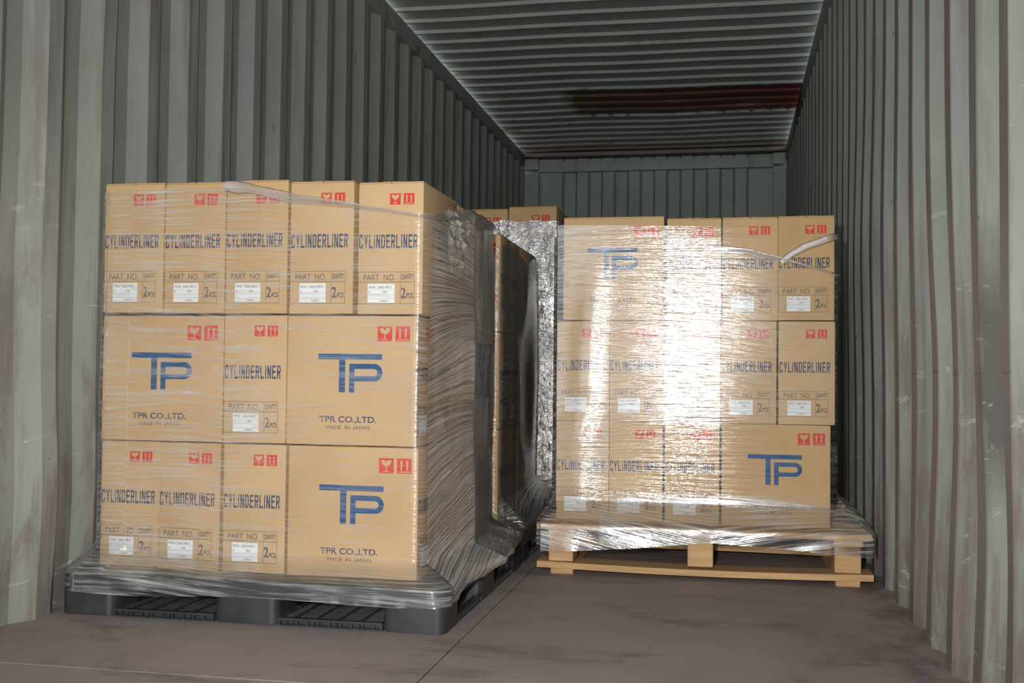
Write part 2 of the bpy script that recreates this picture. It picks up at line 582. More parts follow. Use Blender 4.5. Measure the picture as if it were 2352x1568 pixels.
def frame2d(x0, y0, x1, y1, t):
    return join2d([rect2d(x0, y0, x1, y0 + t), rect2d(x0, y1 - t, x1, y1), rect2d(x0, y0 + t, x0 + t, y1 - t), rect2d(x1 - t, y0 + t, x1, y1 - t)])


def join2d(parts):
    v, f = [], []
    for pv, pf in parts:
        o = len(v)
        v += pv
        f += [tuple(i + o for i in q) for q in pf]
    return v, f


def strokes(paths, t):
    """block letters from straight strokes (unit cell 0..1 x 0..1), t = (tx, ty) stroke size"""
    out = []
    for x0, y0, x1, y1 in paths:
        if abs(x0 - x1) < 1e-6:
            out.append(rect2d(x0, y0, x0 + t[0], y1))
        elif abs(y0 - y1) < 1e-6:
            out.append(rect2d(x0, y0, x1, y0 + t[1]))
        else:
            out.append(([(x0, y0), (x0 + t[0], y0), (x1 + t[0], y1), (x1, y1)], [(0, 1, 2, 3)]))
    return join2d(out)


def block_word(word, x, y, w, h):
    tx, ty = .29, .155
    R_, T_ = 1 - tx, 1 - ty
    G = {
        'C': [(0, .1, 0, .9), (.12, 0, .88, 0), (.12, T_, .88, T_), (R_, .1, R_, .32), (R_, .68, R_, .9)],
        'Y': [(.5 - tx / 2, 0, .5 - tx / 2, .45), (.5 - tx / 2, .42, 0, 1), (.5 - tx / 2, .42, R_, 1)],
        'L': [(0, 0, 0, 1), (tx, 0, 1, 0)],
        'I': [(0, 0, 0, 1)],
        'N': [(0, 0, 0, 1), (R_, 0, R_, 1), (R_ - .02, 0, .02, 1)],
        'D': [(0, 0, 0, 1), (tx, 0, .82, 0), (tx, T_, .82, T_), (R_, .1, R_, .9)],
        'E': [(0, 0, 0, 1), (tx, 0, 1, 0), (tx, T_, 1, T_), (tx, .45, .9, .45)],
        'R': [(0, 0, 0, 1), (tx, T_, .85, T_), (tx, .42, .85, .42), (R_, .52, R_, .92), (R_, 0, .45, .44)],
    }
    units = [(.28 if ch == 'I' else 1.0) for ch in word]
    gap = .30
    tot = sum(units) + gap * (len(word) - 1)
    u = w / tot
    out, cx = [], x
    for ch, un in zip(word, units):
        if ch == 'I':
            out.append(rect2d(cx, y, cx + .26 * u, y + h))
        else:
            v, f = strokes(G[ch], (tx, ty))
            out.append(([(cx + px * u, y + py * h) for px, py in v], f))
        cx += (un + gap) * u
    return join2d(out)


def arc(cx, cy, rx, ry, a0, a1, n):
    return [(cx + rx * math.cos(math.radians(a0 + (a1 - a0) * k / n)), cy + ry * math.sin(math.radians(a0 + (a1 - a0) * k / n))) for k in range(n + 1)]


def place2d(geo, s, x, y):
    v, f = geo
    return [(x + px * s, y + py * s) for px, py in v], f


SQ = [(0, 0), (1, 0), (1, 1), (0, 1)]
_goblet = [(.30, .10), (.70, .10), (.70, .16), (.54, .16), (.54, .46)] + arc(.5, .88, .36, .42, -82, 0, 7) + [(.56, .88), (.50, .74), (.44, .80), (.38, .88)] + arc(.5, .88, .36, .42, 180, 262, 7) + [(.46, .46), (.46, .16), (.30, .16)]
GLASS = shape2d([SQ, _goblet])
_arrow = lambda c: [(c - .055, .20), (c + .055, .20), (c + .055, .68), (c + .12, .68), (c, .90), (c - .12, .68), (c - .055, .68)]
ARROWS = shape2d([SQ, _arrow(.30), _arrow(.70), [(.12, .08), (.88, .08), (.88, .14), (.12, .14)]])

CW, CD, CH = .188, .375, .357       # narrow face width, carton length, height


def narrow_face():
    """(part name, material, 2d geometry, sub print)"""
    w, h = CW, CH
    Y = lambda t: h * (1 - t)
    word = block_word('CYLINDERLINER', .012 * w + .002, Y(.497), .885 * w, .104 * h)
    x0, x1, y0, y1 = .012 * w, .875 * w, Y(.922), Y(.676)
    tb = [frame2d(x0, y0, x1, y1, .0011), rect2d(x0, Y(.757), x1, Y(.753)), rect2d(.655 * w, y0, .655 * w + .0011, y1),
          text2d('PART  NO.', .10 * w, Y(.743), .48 * w, .048 * h, .0),
          text2d('QUANTITY', .672 * w, Y(.742), .185 * w, .048 * h, .025),
          text2d('2', .668 * w, Y(.878), .075 * w, .082 * h, .02), text2d('PCS.', .752 * w, Y(.878), .112 * w, .040 * h, .03)]
    lx0, lx1, ly0, ly1 = .165 * w, .575 * w, Y(.913), Y(.768)
    lab = rect2d(lx0, ly0, lx1, ly1)
    lw, lh = lx1 - lx0, ly1 - ly0
    lp = [text2d('MODEL:', lx0 + .05 * lw, ly0 + .77 * lh, .25 * lw, .11 * lh), text2d('SA6D140E-3', lx0 + .38 * lw, ly0 + .76 * lh, .5 * lw, .13 * lh),
          text2d('K', lx0 + .05 * lw, ly0 + .52 * lh, .06 * lw, .11 * lh), text2d('130A', lx0 + .54 * lw, ly0 + .51 * lh, .18 * lw, .13 * lh),
          rect2d(lx0, ly0 + .43 * lh, lx1, ly0 + .44 * lh), rect2d(lx0, ly0 + .21 * lh, lx1, ly0 + .22 * lh),
          text2d('13001', lx0 + .45 * lw, ly0 + .05 * lh, .3 * lw, .10 * lh)]
    s = .162 * w
    gl = place2d(GLASS, s, .485 * w, Y(.165))
    ar = place2d(ARROWS, s, .692 * w, Y(.165))
    return [('product_lettering', 'navy', word), ('part_number_table', 'grey', join2d(tb)), ('paper_label', 'paper', lab, ('label_print', 'grey', join2d(lp))),
            ('fragile_symbol', 'red', gl), ('arrow_symbol', 'red', ar)]


def wide_face():
    w, h = CD, CH
    X = lambda t: w * t
    Y = lambda t: h * (1 - t)
    t = .043 * h
    bar = rect2d(X(.245), Y(.338), X(.738), Y(.338) + t)
    stem = rect2d(X(.408), Y(.592), X(.456), Y(.337))
    px0, px1, py1, py0, pm = X(.487), X(.742), Y(.370), Y(.592), Y(.506)
    r = (py1 - pm) / 2
    cy = (py1 + pm) / 2
    tk = X(.041)
    outer = [(px0, py0), (px0 + tk, py0), (px0 + tk, pm)] + arc(px1 - r, cy, r, r, -90, 90, 14) + [(px0, py1)]
    ri = r - .040 * h
    inner = [(px0 + tk, cy - ri)] + arc(px1 - r, cy, ri, ri, -90, 90, 10) + [(px0 + tk, cy + ri)]
    P_ = shape2d([outer, inner])
    logo = join2d([bar, stem, P_])
    mk = join2d([text2d('TPR CO.,LTD.', X(.26), Y(.832), X(.44), .056 * h, .014)])
    md = join2d([text2d('MADE  IN  JAPAN', X(.315), Y(.885), X(.335), .036 * h, .0)])
    s = X(.110)
    return [('logo', 'logo', logo), ('maker_lettering', 'navy', mk), ('origin_lettering', 'grey', md),
            ('fragile_symbol', 'red', place2d(GLASS, s, X(.702), Y(.195))), ('arrow_symbol', 'red', place2d(ARROWS, s, X(.838), Y(.195)))]


def to_face(geo, side, w, d, e):
    v, f = geo
    if side == 'front':
        vv = [(u - w / 2, -d / 2 - e, t) for u, t in v]
    elif side == 'right':
        vv = [(w / 2 + e, u - d / 2, t) for u, t in v]
    return vv, f


_cart = {}


def carton_meshes(kind):
    if kind in _cart:
        return _cart[kind]
    w, d = (CW, CD) if kind == 'narrow' else (CD, CW)
    body = box_mesh('carton_' + kind, -w / 2 + .001, w / 2 - .001, -d / 2, d / 2, 0, CH, M['card'], .004, 2)
    nar, wid = narrow_face(), wide_face()
    sides = {'front': nar if kind == 'narrow' else wid, 'right': wid if kind == 'narrow' else nar}
    prints = {}
    for sd, items in sides.items():
        lst = []
        for it in items:
            e = .0006
            v, f = to_face(it[2], sd, w, d, e)
            sub = None
            if len(it) > 3:
                sv, sf = to_face(it[3][2], sd, w, d, e + .0005)
                sub = (it[3][0], mesh_from(it[3][0], sv, sf, M[it[3][1]]))
            lst.append((it[0], mesh_from(it[0], v, f, M[it[1]]), sub))
        prints[sd] = lst
    hw, hd = w / 2 - .002, d / 2 - .002
    flap = []
    for s_ in (-1, 1):
        if kind == 'narrow':
            a = (min(s_ * hw, s_ * .001), max(s_ * hw, s_ * .001), -hd, hd)
        else:
            a = (-hw, hw, min(s_ * hd, s_ * .001), max(s_ * hd, s_ * .001))
        flap.append(box_mesh('flap', *a, CH, CH + .004, M['card'], .0012, 1))
    tape = box_mesh('tape', -.025 if kind == 'narrow' else -hw, .025 if kind == 'narrow' else hw, -hd if kind == 'narrow' else -.025, hd if kind == 'narrow' else .025, CH + .004, CH + .0046, M['gasket'])
    _cart[kind] = (body, prints, flap, tape)
    return _cart[kind]


def carton(kind, x0, y0, z0, label, group, side=False, top=False, sc=(1, 1, 1), jig=True, front=True):
    """x0,y0,z0: lower front corner nearest the container wall on the left"""
    w, d = (CW, CD) if kind == 'narrow' else (CD, CW)
    body, prints, flap, tape = carton_meshes(kind)
    o = link('carton', body)
    dx = random.uniform(-.0012, .0012) if jig else 0
    o.location = (x0 + w * sc[0] / 2 + dx, y0 + d * sc[1] / 2 + random.uniform(-.003, .003), z0)
    o.rotation_euler = (0, 0, math.radians(random.uniform(-.35, .35)))
    o.scale = sc
    tag(o, label, 'carton', group)
    todo = ([('front', p) for p in prints['front']] if front else []) + ([('right', p) for p in prints['right']] if side else [])
    for sd, (nm, me, sub) in todo:
        c = link(nm, me, o)
        if sub:
            link(sub[0], sub[1], c)
    if top:
        for me in flap:
            link('flap', me, o)
        link('tape', tape, o)
    return o


ORD = ['first', 'second', 'third', 'fourth', 'fifth']

# ---- nearest stack, on the first black pallet
GA = 'cartons on the nearest black pallet'
ZA = (.117, .477, .838)
YA = 2.905
for k, x in enumerate((-1.770, -1.5805, -1.392, -1.197, -1.000)):
    carton('narrow', x, YA - (.006 if k > 2 else 0), ZA[2] + .004 - .001 * k, 'narrow tan carton, %s from the corrugated wall in the top row of the nearest stack' % ORD[k], GA, side=(k == 4), top=True, sc=(1, 1, (1.036, 1.034, 1.042, 1.022, 1.010)[k]))
carton('wide', -1.768, YA, ZA[1], 'wide tan blue-logo carton, middle row of the nearest stack, wall side', GA)
carton('narrow', -1.3915, YA - .004, ZA[1] + .001, 'narrow tan carton between two wide logo cartons, middle row of the nearest stack', GA)
carton('wide', -1.203, YA, ZA[1], 'wide tan blue-logo carton, middle row of the nearest stack, aisle corner', GA, side=True)
for k, x in enumerate((-1.772, -1.583, -1.388)):
    carton('narrow', x, YA + (.016 if k == 0 else 0), ZA[0], 'narrow tan carton, %s from the corrugated wall in the bottom row of the nearest stack' % ORD[k], GA)
carton('wide', -1.191, YA - .003, ZA[0], 'wide tan carton with blue logo, bottom row of the nearest stack, at the aisle corner', GA, side=True)
# aisle side of the same stack
carton('narrow', -1.000, YA + .382, ZA[2], 'carton last along the aisle side, top row of the nearest stack', GA, side=True, top=True, front=False)
for r, nm in ((1, 'middle'), (0, 'bottom')):
    xw = -1.205 if r else -1.195
    carton('wide', xw, YA + .195, ZA[r], 'carton second along the aisle side, %s row of the nearest stack' % nm, GA, side=True, front=False)
    carton('narrow', xw + .187, YA + .389, ZA[r], 'carton last along the aisle side, %s row of the nearest stack' % nm, GA, side=True, front=False)

# ---- second stack, behind the nearest one: only its aisle edge shows
GB = 'cartons on the second black pallet'
YBk = 4.00
for r, nm in enumerate(('bottom', 'middle', 'top')):
    z = ZA[r]
    carton('wide', -.824 - CD, YBk, z, '%s carton at the lit front edge of the second stack, just past the nearest stack' % nm, GB, side=True, top=(r == 2))
    carton('wide', -.826 - CD, YBk + .194, z, '%s carton on the shaded aisle side of the second stack, second from its lit edge' % nm, GB, side=True, top=(r == 2), front=False)
    carton('narrow', -.826 - CW, YBk + .388, z, '%s carton on the shaded aisle side of the second stack, farthest from its lit edge' % nm, GB, side=True, top=(r == 2), front=False)

# ---- third stack, larger cartons, its glittering front shows between the others
GC = 'large cartons on the third black pallet'
SCC = (1.235, 1.235, 1.262)
for r, nm in enumerate(('bottom', 'middle', 'top')):
    z = .118 + .451 * r
    carton('narrow', -1.018, 5.12, z, '%s large carton in the far third stack, its edge by the dark gap' % nm, GC, side=True, top=(r == 2), sc=SCC)
carton('narrow', -1.256, 5.125, .118 + .902 - .008, 'top large carton of the far third stack, partly behind the nearest stack', GC, top=True, sc=SCC)

# ---- stack on the wooden pallet
GD = 'cartons on the wooden pallet'
ZD = (.1735, .520, .871)
YD = 3.86
SD = (1, 1, .985)
carton('wide', -.590 + .02, YD, ZD[2] + .002, 'wide tan carton with worn blue logo, top row of the stack on the wooden pallet', GD, top=True, sc=(.945, 1, 1.005))
for k, x in enumerate((-.208, -.018, .170)):
    carton('narrow', x, YD, ZD[2] + .001 * k, 'narrow tan carton, %s after the wide one in the top row on the wooden pallet' % ORD[k], GD, side=(k == 2), top=True, sc=SD)
for k, x in enumerate((-.589, -.402, -.209, -.021, .170)):
    carton('narrow', x, YD, ZD[1], 'narrow tan carton, %s from the dark gap in the middle row on the wooden pallet' % ORD[k], GD, side=(k == 4), sc=(1, 1, .98))
for k, x in enumerate((-.590, -.401, -.209)):
    carton('narrow', x, YD, ZD[0], 'narrow tan carton, %s from the dark gap in the bottom row on the wooden pallet' % ORD[k], GD, sc=(1, 1, .968))
carton('wide', -.016, YD, ZD[0], 'wide tan carton with clear blue logo, bottom row on the wooden pallet', GD, side=True, sc=(.965, 1, .968))


# ------------------------------------------------------------------ black plastic pallets
PW = 1.10


def plastic_pallet(x, y, label):
    t = tag(empty('plastic_pallet', (x, y, 0)), label, 'pallet', 'black plastic pallets')
    return t


def build_pallet_parts(t):
    pl = M['plastic']
    W = PW
    link('deck', prism('deck', rrect(0, W, 0, W, .035), .072, .116, pl, .006), t)
    # deck lip along the edge
    cols = ((0.0, .160), (.455, .640), (.930, W))
    rows = ((0.0, .160), (.455, .640), (.930, W))
    for i, (xa, xb) in enumerate(cols):
        for j, (ya, yb) in enumerate(rows):
            link('block', prism('block', rrect(xa, xb, ya, yb, .026), .002, .073, pl, .002), t)
    # bottom deck: rails round the edge of each opening, then the open lattice
    def rail(xa, xb, ya, yb):
        rb = bmesh.new()
        add_box(rb, xa, xb, ya, yb, 0.0, .004)
        add_box(rb, xa, xb, ya, yb, .016, .022)
        if xb - xa > yb - ya:
            for xx in (xa, xb - .004):
                add_box(rb, xx, xx + .004, ya, yb, .003, .017)
        else:
            for yy in (ya, yb - .004):
                add_box(rb, xa, xb, yy, yy + .004, .003, .017)
        link('bottom_rail', bm_done('bottom_rail', rb, pl), t)
    for (a0, a1) in ((.160, .455), (.640, .930)):
        for c in (.004, .455, .628, W - .016):
            rail(a0, a1, c, c + .012)
            rail(c, c + .012, a0, a1)
    tb = bmesh.new()
    for (a0, a1) in ((.160, .455), (.640, .930)):
        k = a0 + .02
        while k < a1 - .01:
            for yy in (.006, W - .014):
                add_box(tb, k, k + .003, yy, yy + .008, .003, .017)
            for xx in (.006, W - .014):
                add_box(tb, xx, xx + .008, k, k + .003, .003, .017)
            k += .0305
    o = link('rail_rib', bm_done('rail_rib', tb, pl), t)
    o['kind'] = 'stuff'
    lb = bmesh.new()
    for (a0, a1) in ((.160, .455), (.640, .930)):
        y = .02
        while y < W - .02:
            add_box(lb, a0, a1, y, y + .004, .006, .016)
            y += .024
        x = a0 + .035
        while x < a1:
            add_box(lb, x, x + .004, .01, W - .01, .006, .019)
            x += .062
        for (c0, c1) in ((0.0, .16), (.455, .64), (.93, W)):
            x = c0 + .02
            while x < c1 - .01:
                add_box(lb, x, x + .004, a0, a1, .006, .016)
                x += .024
    o = link('lattice_bar', bm_done('lattice_bar', lb, pl), t)
    o['kind'] = 'stuff'


def copy_tree(src, dst):
    for ch in list(src.children):
        c = ch.copy()
        COL.objects.link(c)
        c.parent = dst
        copy_tree(ch, c)


pal = plastic_pallet(-1.812, 2.795, 'black plastic pallet nearest the viewer, under the lettered cartons')
build_pallet_parts(pal)
pal2 = plastic_pallet(-1.818, 3.925, 'black plastic pallet behind the nearest one, only its aisle edge showing')
copy_tree(pal, pal2)
pal3 = plastic_pallet(-1.818, 5.05, 'black plastic pallet farthest back, under the large cartons')
copy_tree(pal, pal3)


# ------------------------------------------------------------------ wooden pallet
def wooden_pallet():
    t = tag(empty('wooden_pallet', (-.634, 3.752, 0)), 'raw pine pallet with a bowed front board by the container wall', 'pallet')
    L = 1.104
    wd = M['wood']
    bm_ = box_mesh('deck_board', 0, L, 0, .098, .152, .172, wd, .003, 1)
    for k in range(8):
        o = link('deck_board', bm_, t, (random.uniform(-.003, .003), k * .1437 + (0 if k else 0), random.uniform(-.001, .001)))
        if k == 0:
            o.scale = (1.0, 1.0, 1.0)
    be = box_mesh('bearer', 0, .092, 0, L, .131, .152, wd, .003, 1)
    bl = box_mesh('block', 0, .084, 0, .12, .044, .131, wd, .003, 1)
    xs = (.042, .506, .980)
    for x in xs:
        link('bearer', be, t, (x - .004 + random.uniform(-.003, .004), .004, 0))
        for y in (.002, .49, .98):
            link('block', bl, t, (x + random.uniform(-.003, .003), y + random.uniform(0, .006), 0))
    # bottom boards, the front one bowed
    for k, y in enumerate((-.004, .49, .985)):
        bm = bmesh.new()
        n = 14
        vs_ = []
        for i in range(n + 1):
            q = i / n
            sag = -.008 * math.sin(math.pi * q) * (1 if k == 0 else -.6)
            x = L * q
            wdt = .118
            notch = .010 if (k == 0 and .38 < q < .48) else 0
            vs_.append([bm.verts.new((x, y, .023 + sag)), bm.verts.new((x, y + wdt - notch, .023 + sag)), bm.verts.new((x, y + wdt - notch, .044 + sag)), bm.verts.new((x, y, .044 + sag))])
        for i in range(n):
            a, b_ = vs_[i], vs_[i + 1]
            for c in range(4):
                bm.faces.new((a[c], a[(c + 1) % 4], b_[(c + 1) % 4], b_[c]))
        bm.faces.new(vs_[0][::-1])
        bm.faces.new(vs_[-1])
        bmesh.ops.recalc_face_normals(bm, faces=bm.faces[:])
        link('bottom_board', bm_done('bottom_board', bm, wd), t)
    ru = box_mesh('runner', 0, .078, 0, L - .01, 0, .023, wd, .003, 1)
    for x in (.046, .986):
        link('runner', ru, t, (x, .006, 0))
    return t


wooden_pallet()


# ------------------------------------------------------------------ stretch film
def sample_rrect(x0, x1, y0, y1, r, counts, arc_n=5):
    """same number of points for any rectangle: front, right, back, left with rounded corners; returns (x, y, nx, ny, side, t)"""
    pts = []
    cor = ((x1 - r, y0 + r, -90), (x1 - r, y1 - r, 0), (x0 + r, y1 - r, 90), (x0 + r, y0 + r, 180))
    ends = (((x0 + r, y0), (x1 - r, y0), (0, -1)), ((x1, y0 + r), (x1, y1 - r), (1, 0)), ((x1 - r, y1), (x0 + r, y1), (0, 1)), ((x0, y1 - r), (x0, y0 + r), (-1, 0)))
    for s in range(4):
        (ax, ay), (bx, by), nn = ends[s]
        for k in range(counts[s]):
            q = k / counts[s]
            pts.append((ax + (bx - ax) * q, ay + (by - ay) * q, nn[0], nn[1], s, q))
        cx, cy, a0 = cor[s]
        for k in range(arc_n):
            a = math.radians(a0 + 90 * k / arc_n)
            pts.append((cx + r * math.cos(a), cy + r * math.sin(a), math.cos(a), math.sin(a), s, 1.0))
    return pts


def smooth01(t):
    t = min(max(t, 0.0), 1.0)
    return t * t * (3 - 2 * t)


def film(label, group, mat, stack, pallet, zlow, ztop, flare, layers, push, shear, counts, rows, rc=.02, rp=.05, mats=None):
    A = sample_rrect(*stack, rc, counts)
    B = sample_rrect(*pallet, rp, counts)
    n = len(A)
    us = [0.0]
    for a, b_ in zip(A, A[1:]):
        us.append(us[-1] + math.hypot(b_[0] - a[0], b_[1] - a[1]))
    us.append(us[-1] + .01)
    verts, lay, uvs = [], [], []
    for i in range(n + 1):
        a, b_ = A[i % n], B[i % n]
        s, q = a[4], a[5]
        zl, zt = zlow(s, q, a), ztop(s, q, a)
        for j in range(rows + 1):
            f = (j / rows) ** 1.35
            z = zl + (zt - zl) * f
            w = flare(s, q, z)
            x = a[0] + (b_[0] - a[0]) * w
            y = a[1] + (b_[1] - a[1]) * w
            p = push(s, q, x, y, z)
            pt = (x + a[2] * p, y + a[3] * p, z)
            if j:
                run += math.dist(pt, verts[-1])
            else:
                run = zl
            verts.append(pt)
            lay.append(max(.05, layers(s, q, x, y, z)))
            uvs.append((us[i], run + shear(s, q, x, y, z)))
    R_ = rows + 1
    faces = []
    for i in range(n):
        for j in range(rows):
            faces.append((i * R_ + j, (i + 1) * R_ + j, (i + 1) * R_ + j + 1, i * R_ + j + 1))
    me = mesh_from('stretch_film', verts, faces, mat, True)
    me.attributes.new('layers', 'FLOAT', 'POINT').data.foreach_set('value', lay)
    uv = me.uv_layers.new(name='stretch')
    for lp in me.loops:
        uv.data[lp.index].uv = uvs[lp.vertex_index]
    if mats:
        for m_ in mats:
            me.materials.append(m_)
        idx = []
        for i in range(n):
            sd, q = A[i][4], A[i][5]
            idx += [0 if sd != 1 else (1 if q < .49 else 2)] * rows
        me.polygons.foreach_set('material_index', idx)
    o = link('stretch_film', me)
    return tag(o, label, 'stretch film', group)


def strand(parent, name, pts, width, thick, mat, twist=0.0, seed=0):
    """flat gathered rope of film along a path"""
    n, m = len(pts), 8
    fine = []
    for i in range(n - 1):
        a, b_ = Vector(pts[i]), Vector(pts[i + 1])
        k = max(2, int((b_ - a).length / .012))
        for q in range(k):
            fine.append(a.lerp(b_, q / k))
    fine.append(Vector(pts[-1]))
    verts, faces, uvs, d = [], [], [], 0.0
    for i, p in enumerate(fine):
        t = (fine[min(i + 1, len(fine) - 1)] - fine[max(i - 1, 0)]).normalized()
        up = Vector((0, 0, 1))
        nrm = t.cross(up).normalized()
        up = nrm.cross(t).normalized()
        if i:
            d += (p - fine[i - 1]).length
        ang = twist * d
        wv = width * (1 + .35 * noise.noise((d * 14, seed, 0)))
        for c in range(m):
            th = 2 * math.pi * c / m
            a = math.cos(th) * wv / 2
            b_ = math.sin(th) * thick / 2
            off = up * (a * math.cos(ang) - b_ * math.sin(ang)) + nrm * (a * math.sin(ang) + b_ * math.cos(ang))
            off *= 1 + .15 * noise.noise((d * 40, c * 1.3, seed))
            verts.append(p + off)
            uvs.append((d, c * width * .3))
    k = len(fine)
    for i in range(k - 1):
        for c in range(m):
            faces.append((i * m + c, i * m + (c + 1) % m, (i + 1) * m + (c + 1) % m, (i + 1) * m + c))
    me = mesh_from(name, verts, faces, mat, True)
    me.attributes.new('layers', 'FLOAT', 'POINT').data.foreach_set('value', [3.0] * len(verts))
    uv = me.uv_layers.new(name='stretch')
    for lp in me.loops:
        uv.data[lp.index].uv = uvs[lp.vertex_index]
    o = link(name, me, parent)
    return o


def lerp_pts(pts, x):
    if x <= pts[0][0]:
        return pts[0][1]
    for (a, b_), (c, d) in zip(pts, pts[1:]):
        if x <= c:
            return b_ + (d - b_) * (x - a) / (c - a)
    return pts[-1][1]


GF = 'clear stretch film round the stacks'
FA = mat_film('stretch_film_near', 1.0, .05, .085, .14, 0.0, .0022, .02, (9, 2.5))  # upright haze bands paint soft glare into the front sheet
FA2 = mat_film('stretch_film_creased_glare', 1.0, .08, .75, .22, 2.0, .0065, .035, fine=1.6, ul=.22, thr=(.46, .63))  # front half of aisle side: milky haze paints in its white glare
FA3 = mat_film('stretch_film_dim_half', 1.0, .12, .03, .14, 5.0, .006, .05, fine=1.6, ul=.35)  # rear half of aisle side: haze cut to paint in its dark look
FB = mat_film('stretch_film_second', 1.0, .12, .035, .14, 3.0, .005, .045, fine=1.5, ul=.4)
FC = mat_film('stretch_film_crumpled', 1.0, 1.8, .22, .27, 7.0, .004, .12)
FD = mat_film('stretch_film_wood', 1.0, .02, .075, .10, 11.0, .0017, .028, (5, 4))
FR = mat_film('gathered_film', 1.0, .3, .15, .2, 17.0)


# nearest stack
def A_top(s, q, a):
    if s == 0:
        return lerp_pts([(-1.80, 1.192), (-1.40, 1.198), (-1.37, 1.196), (-1.23, 1.170), (-1.18, 1.163), (-1.03, 1.143), (-.80, 1.112)], a[0])
    if s == 1:
        return lerp_pts([(2.9, 1.112), (3.05, 1.145), (3.25, 1.172), (3.45, 1.178), (3.9, 1.185)], a[1])
    return 1.19


def A_low(s, q, a):
    if s == 1:
        return .104 - .03 * smooth01((.12 - q) / .1) + .006 * noise.noise((a[1] * 9, 4, 1))
    return .066 + .012 * noise.noise((a[0] * 3, a[1] * 3, 1)) - (.03 * smooth01((a[0] + 1.25) / .1) * 0 if s == 0 else 0)


def A_flare(s, q, z):
    hgt = (.075, .19, .1, .08)[s]
    if s == 1:
        hgt = .06 + .02 * noise.noise((q * 5, 7, 0))
    if s == 0:
        hgt = .055 + .01 * noise.noise((q * 6, 2, 0)) + (.03 if q < .08 else 0)
    return 1 - smooth01((z - .112) / hgt) if z > .112 else 1.0


def A_layers(s, q, x, y, z):
    if s == 0:
        v = 1.5 + .8 * noise.noise((x * 2.5, z * 2.5, 4))
        v += 1.5 * smooth01((-1.15 - x) / .25)
        if z < .15:
            v += 1.3
        return v
    if s == 1 and q > .49:
        return 4.2 + .8 * noise.noise((y * 3, z * 3, 9))
    return .9 + 1.0 * smooth01(q / .5) + .4 * noise.noise((y * 3, z * 3, 9))


def A_push(s, q, x, y, z):
    p = .003 + .0025 * noise.noise((x * 4, y * 4, z * 4))
    if s == 1:
        p += .034 * (min(q / .5, 1.0) if q < .5 else 1 - 1.0 * (q - .5) / .5) * (1 + .35 * noise.noise((y * .5, z * 2.6, 2))) + .003 * noise.noise((y * 14, z * 5, 3))
        p += .005 * noise.noise((y * 3.1, z * 1.5, 8)) * min(1, 6 * q)
    if z < .15:
        p += .004 * noise.noise((x * 22, y * 22, z * 30))
    return p


def A_shear(s, q, x, y, z):
    if s == 0:
        return .03 * x * math.sin(z * 9) + .02 * noise.noise((x * 2, z * 2, 6))
    return (y - 2.9) * lerp_pts([(.1, -.22), (.4, -.2), (.6, .0), (.78, -.16), (.95, .12), (1.2, .17)], z) + .008 * noise.noise((y * 3, z * 3, 6))


fa = film('clear stretch film wrapped round the nearest stack of cartons and its black pallet', GF, FA, (-1.778, -.802, 2.893, 3.775), (-1.817, -.703, 2.789, 3.899),
          A_low, A_top, A_flare, A_layers, A_push, A_shear, (150, 120, 40, 40), 110, .030, mats=(FA2, FA3))
strand(fa, 'gathered_edge', [(-1.39, 2.886, 1.200), (-1.31, 2.884, 1.189), (-1.23, 2.882, 1.170), (-1.18, 2.881, 1.158), (-1.03, 2.880, 1.139), (-.90, 2.880, 1.118), (-.815, 2.884, 1.104), (-.786, 2.93, 1.104), (-.782, 3.1, 1.135), (-.772, 3.3, 1.168), (-.778, 3.5, 1.172), (-.792, 3.70, 1.176)], .030, .006, FR, 3.0, 1)


def crumple(parent, name, x, y0, y1, z0, z1, mat, amp=.018, n=34, seed=0, outline=None):
    verts, faces, uvs = [], [], []
    for i in range(n + 1):
        for j in range(n + 1):
            y, z = y0 + (y1 - y0) * i / n, z0 + (z1 - z0) * j / n
            ed = min(1, 4 * min(i, n - i, j, n - j) / n)
            d = amp * (noise.noise((y * 22, z * 22, seed)) + .6 * noise.noise((y * 55, z * 55, seed + 3)))
            yy = y + .02 * noise.noise((y * 9, z * 9, seed + 8)) * 1.0
            zz = z + .035 * noise.noise((y * 8, z * 8, seed + 5))
            verts.append((x + d * (.4 + .6 * ed) + .012, yy, zz))
            uvs.append((y, z))
    for i in range(n):
        for j in range(n):
            a = i * (n + 1) + j
            faces.append((a, a + n + 1, a + n + 2, a + 1))
    me = mesh_from(name, verts, faces, mat, True)
    me.attributes.new('layers', 'FLOAT', 'POINT').data.foreach_set('value', [1.6] * len(verts))
    uv = me.uv_layers.new(name='stretch')
    for lp in me.loops:
        uv.data[lp.index].uv = uvs[lp.vertex_index]
    return link(name, me, parent)


FX = mat_film('crumpled_film', 1.0, 2.2, .6, .18, 23.0, .002)
crumple(fa, 'crumpled_flap', -.79, 3.03, 3.36, .98, 1.165, FX, seed=4)


# second stack
def B_layers(s, q, x, y, z):
    return (3.0 if s == 0 else 2.6) + .8 * noise.noise((x * 3 + y * 3, z * 3, 12))


def B_push(s, q, x, y, z):
    return .004 + .003 * noise.noise((x * 5, y * 5, z * 5)) + (.01 * math.sin(math.pi * q) if s == 1 else 0) + (.012 * noise.noise((y * 4, z * 2.2, 21)) if s == 1 else 0)


film('clear stretch film round the second stack, just past the nearest one', GF, FB, (-1.80, -.818, 3.988, 4.775), (-1.822, -.714, 3.92, 5.03),
     lambda s, q, a: .066, lambda s, q, a: 1.15 if s == 0 else 1.155 + .02 * math.sin(q * 9), lambda s, q, z: 1 - smooth01((z - .112) / (.06 if s == 0 else .14)),
     B_layers, B_push, lambda s, q, x, y, z: ((y - 4) * lerp_pts([(.1, -.3), (.7, -.05), (1.2, .2)], z) if s == 1 else .03 * x), (60, 70, 24, 24), 80)


# third stack
def C_push(s, q, x, y, z):
    return .006 + .005 * noise.noise((x * 16, y * 16, z * 12)) + .003 * noise.noise((x * 45, y * 45, z * 40))


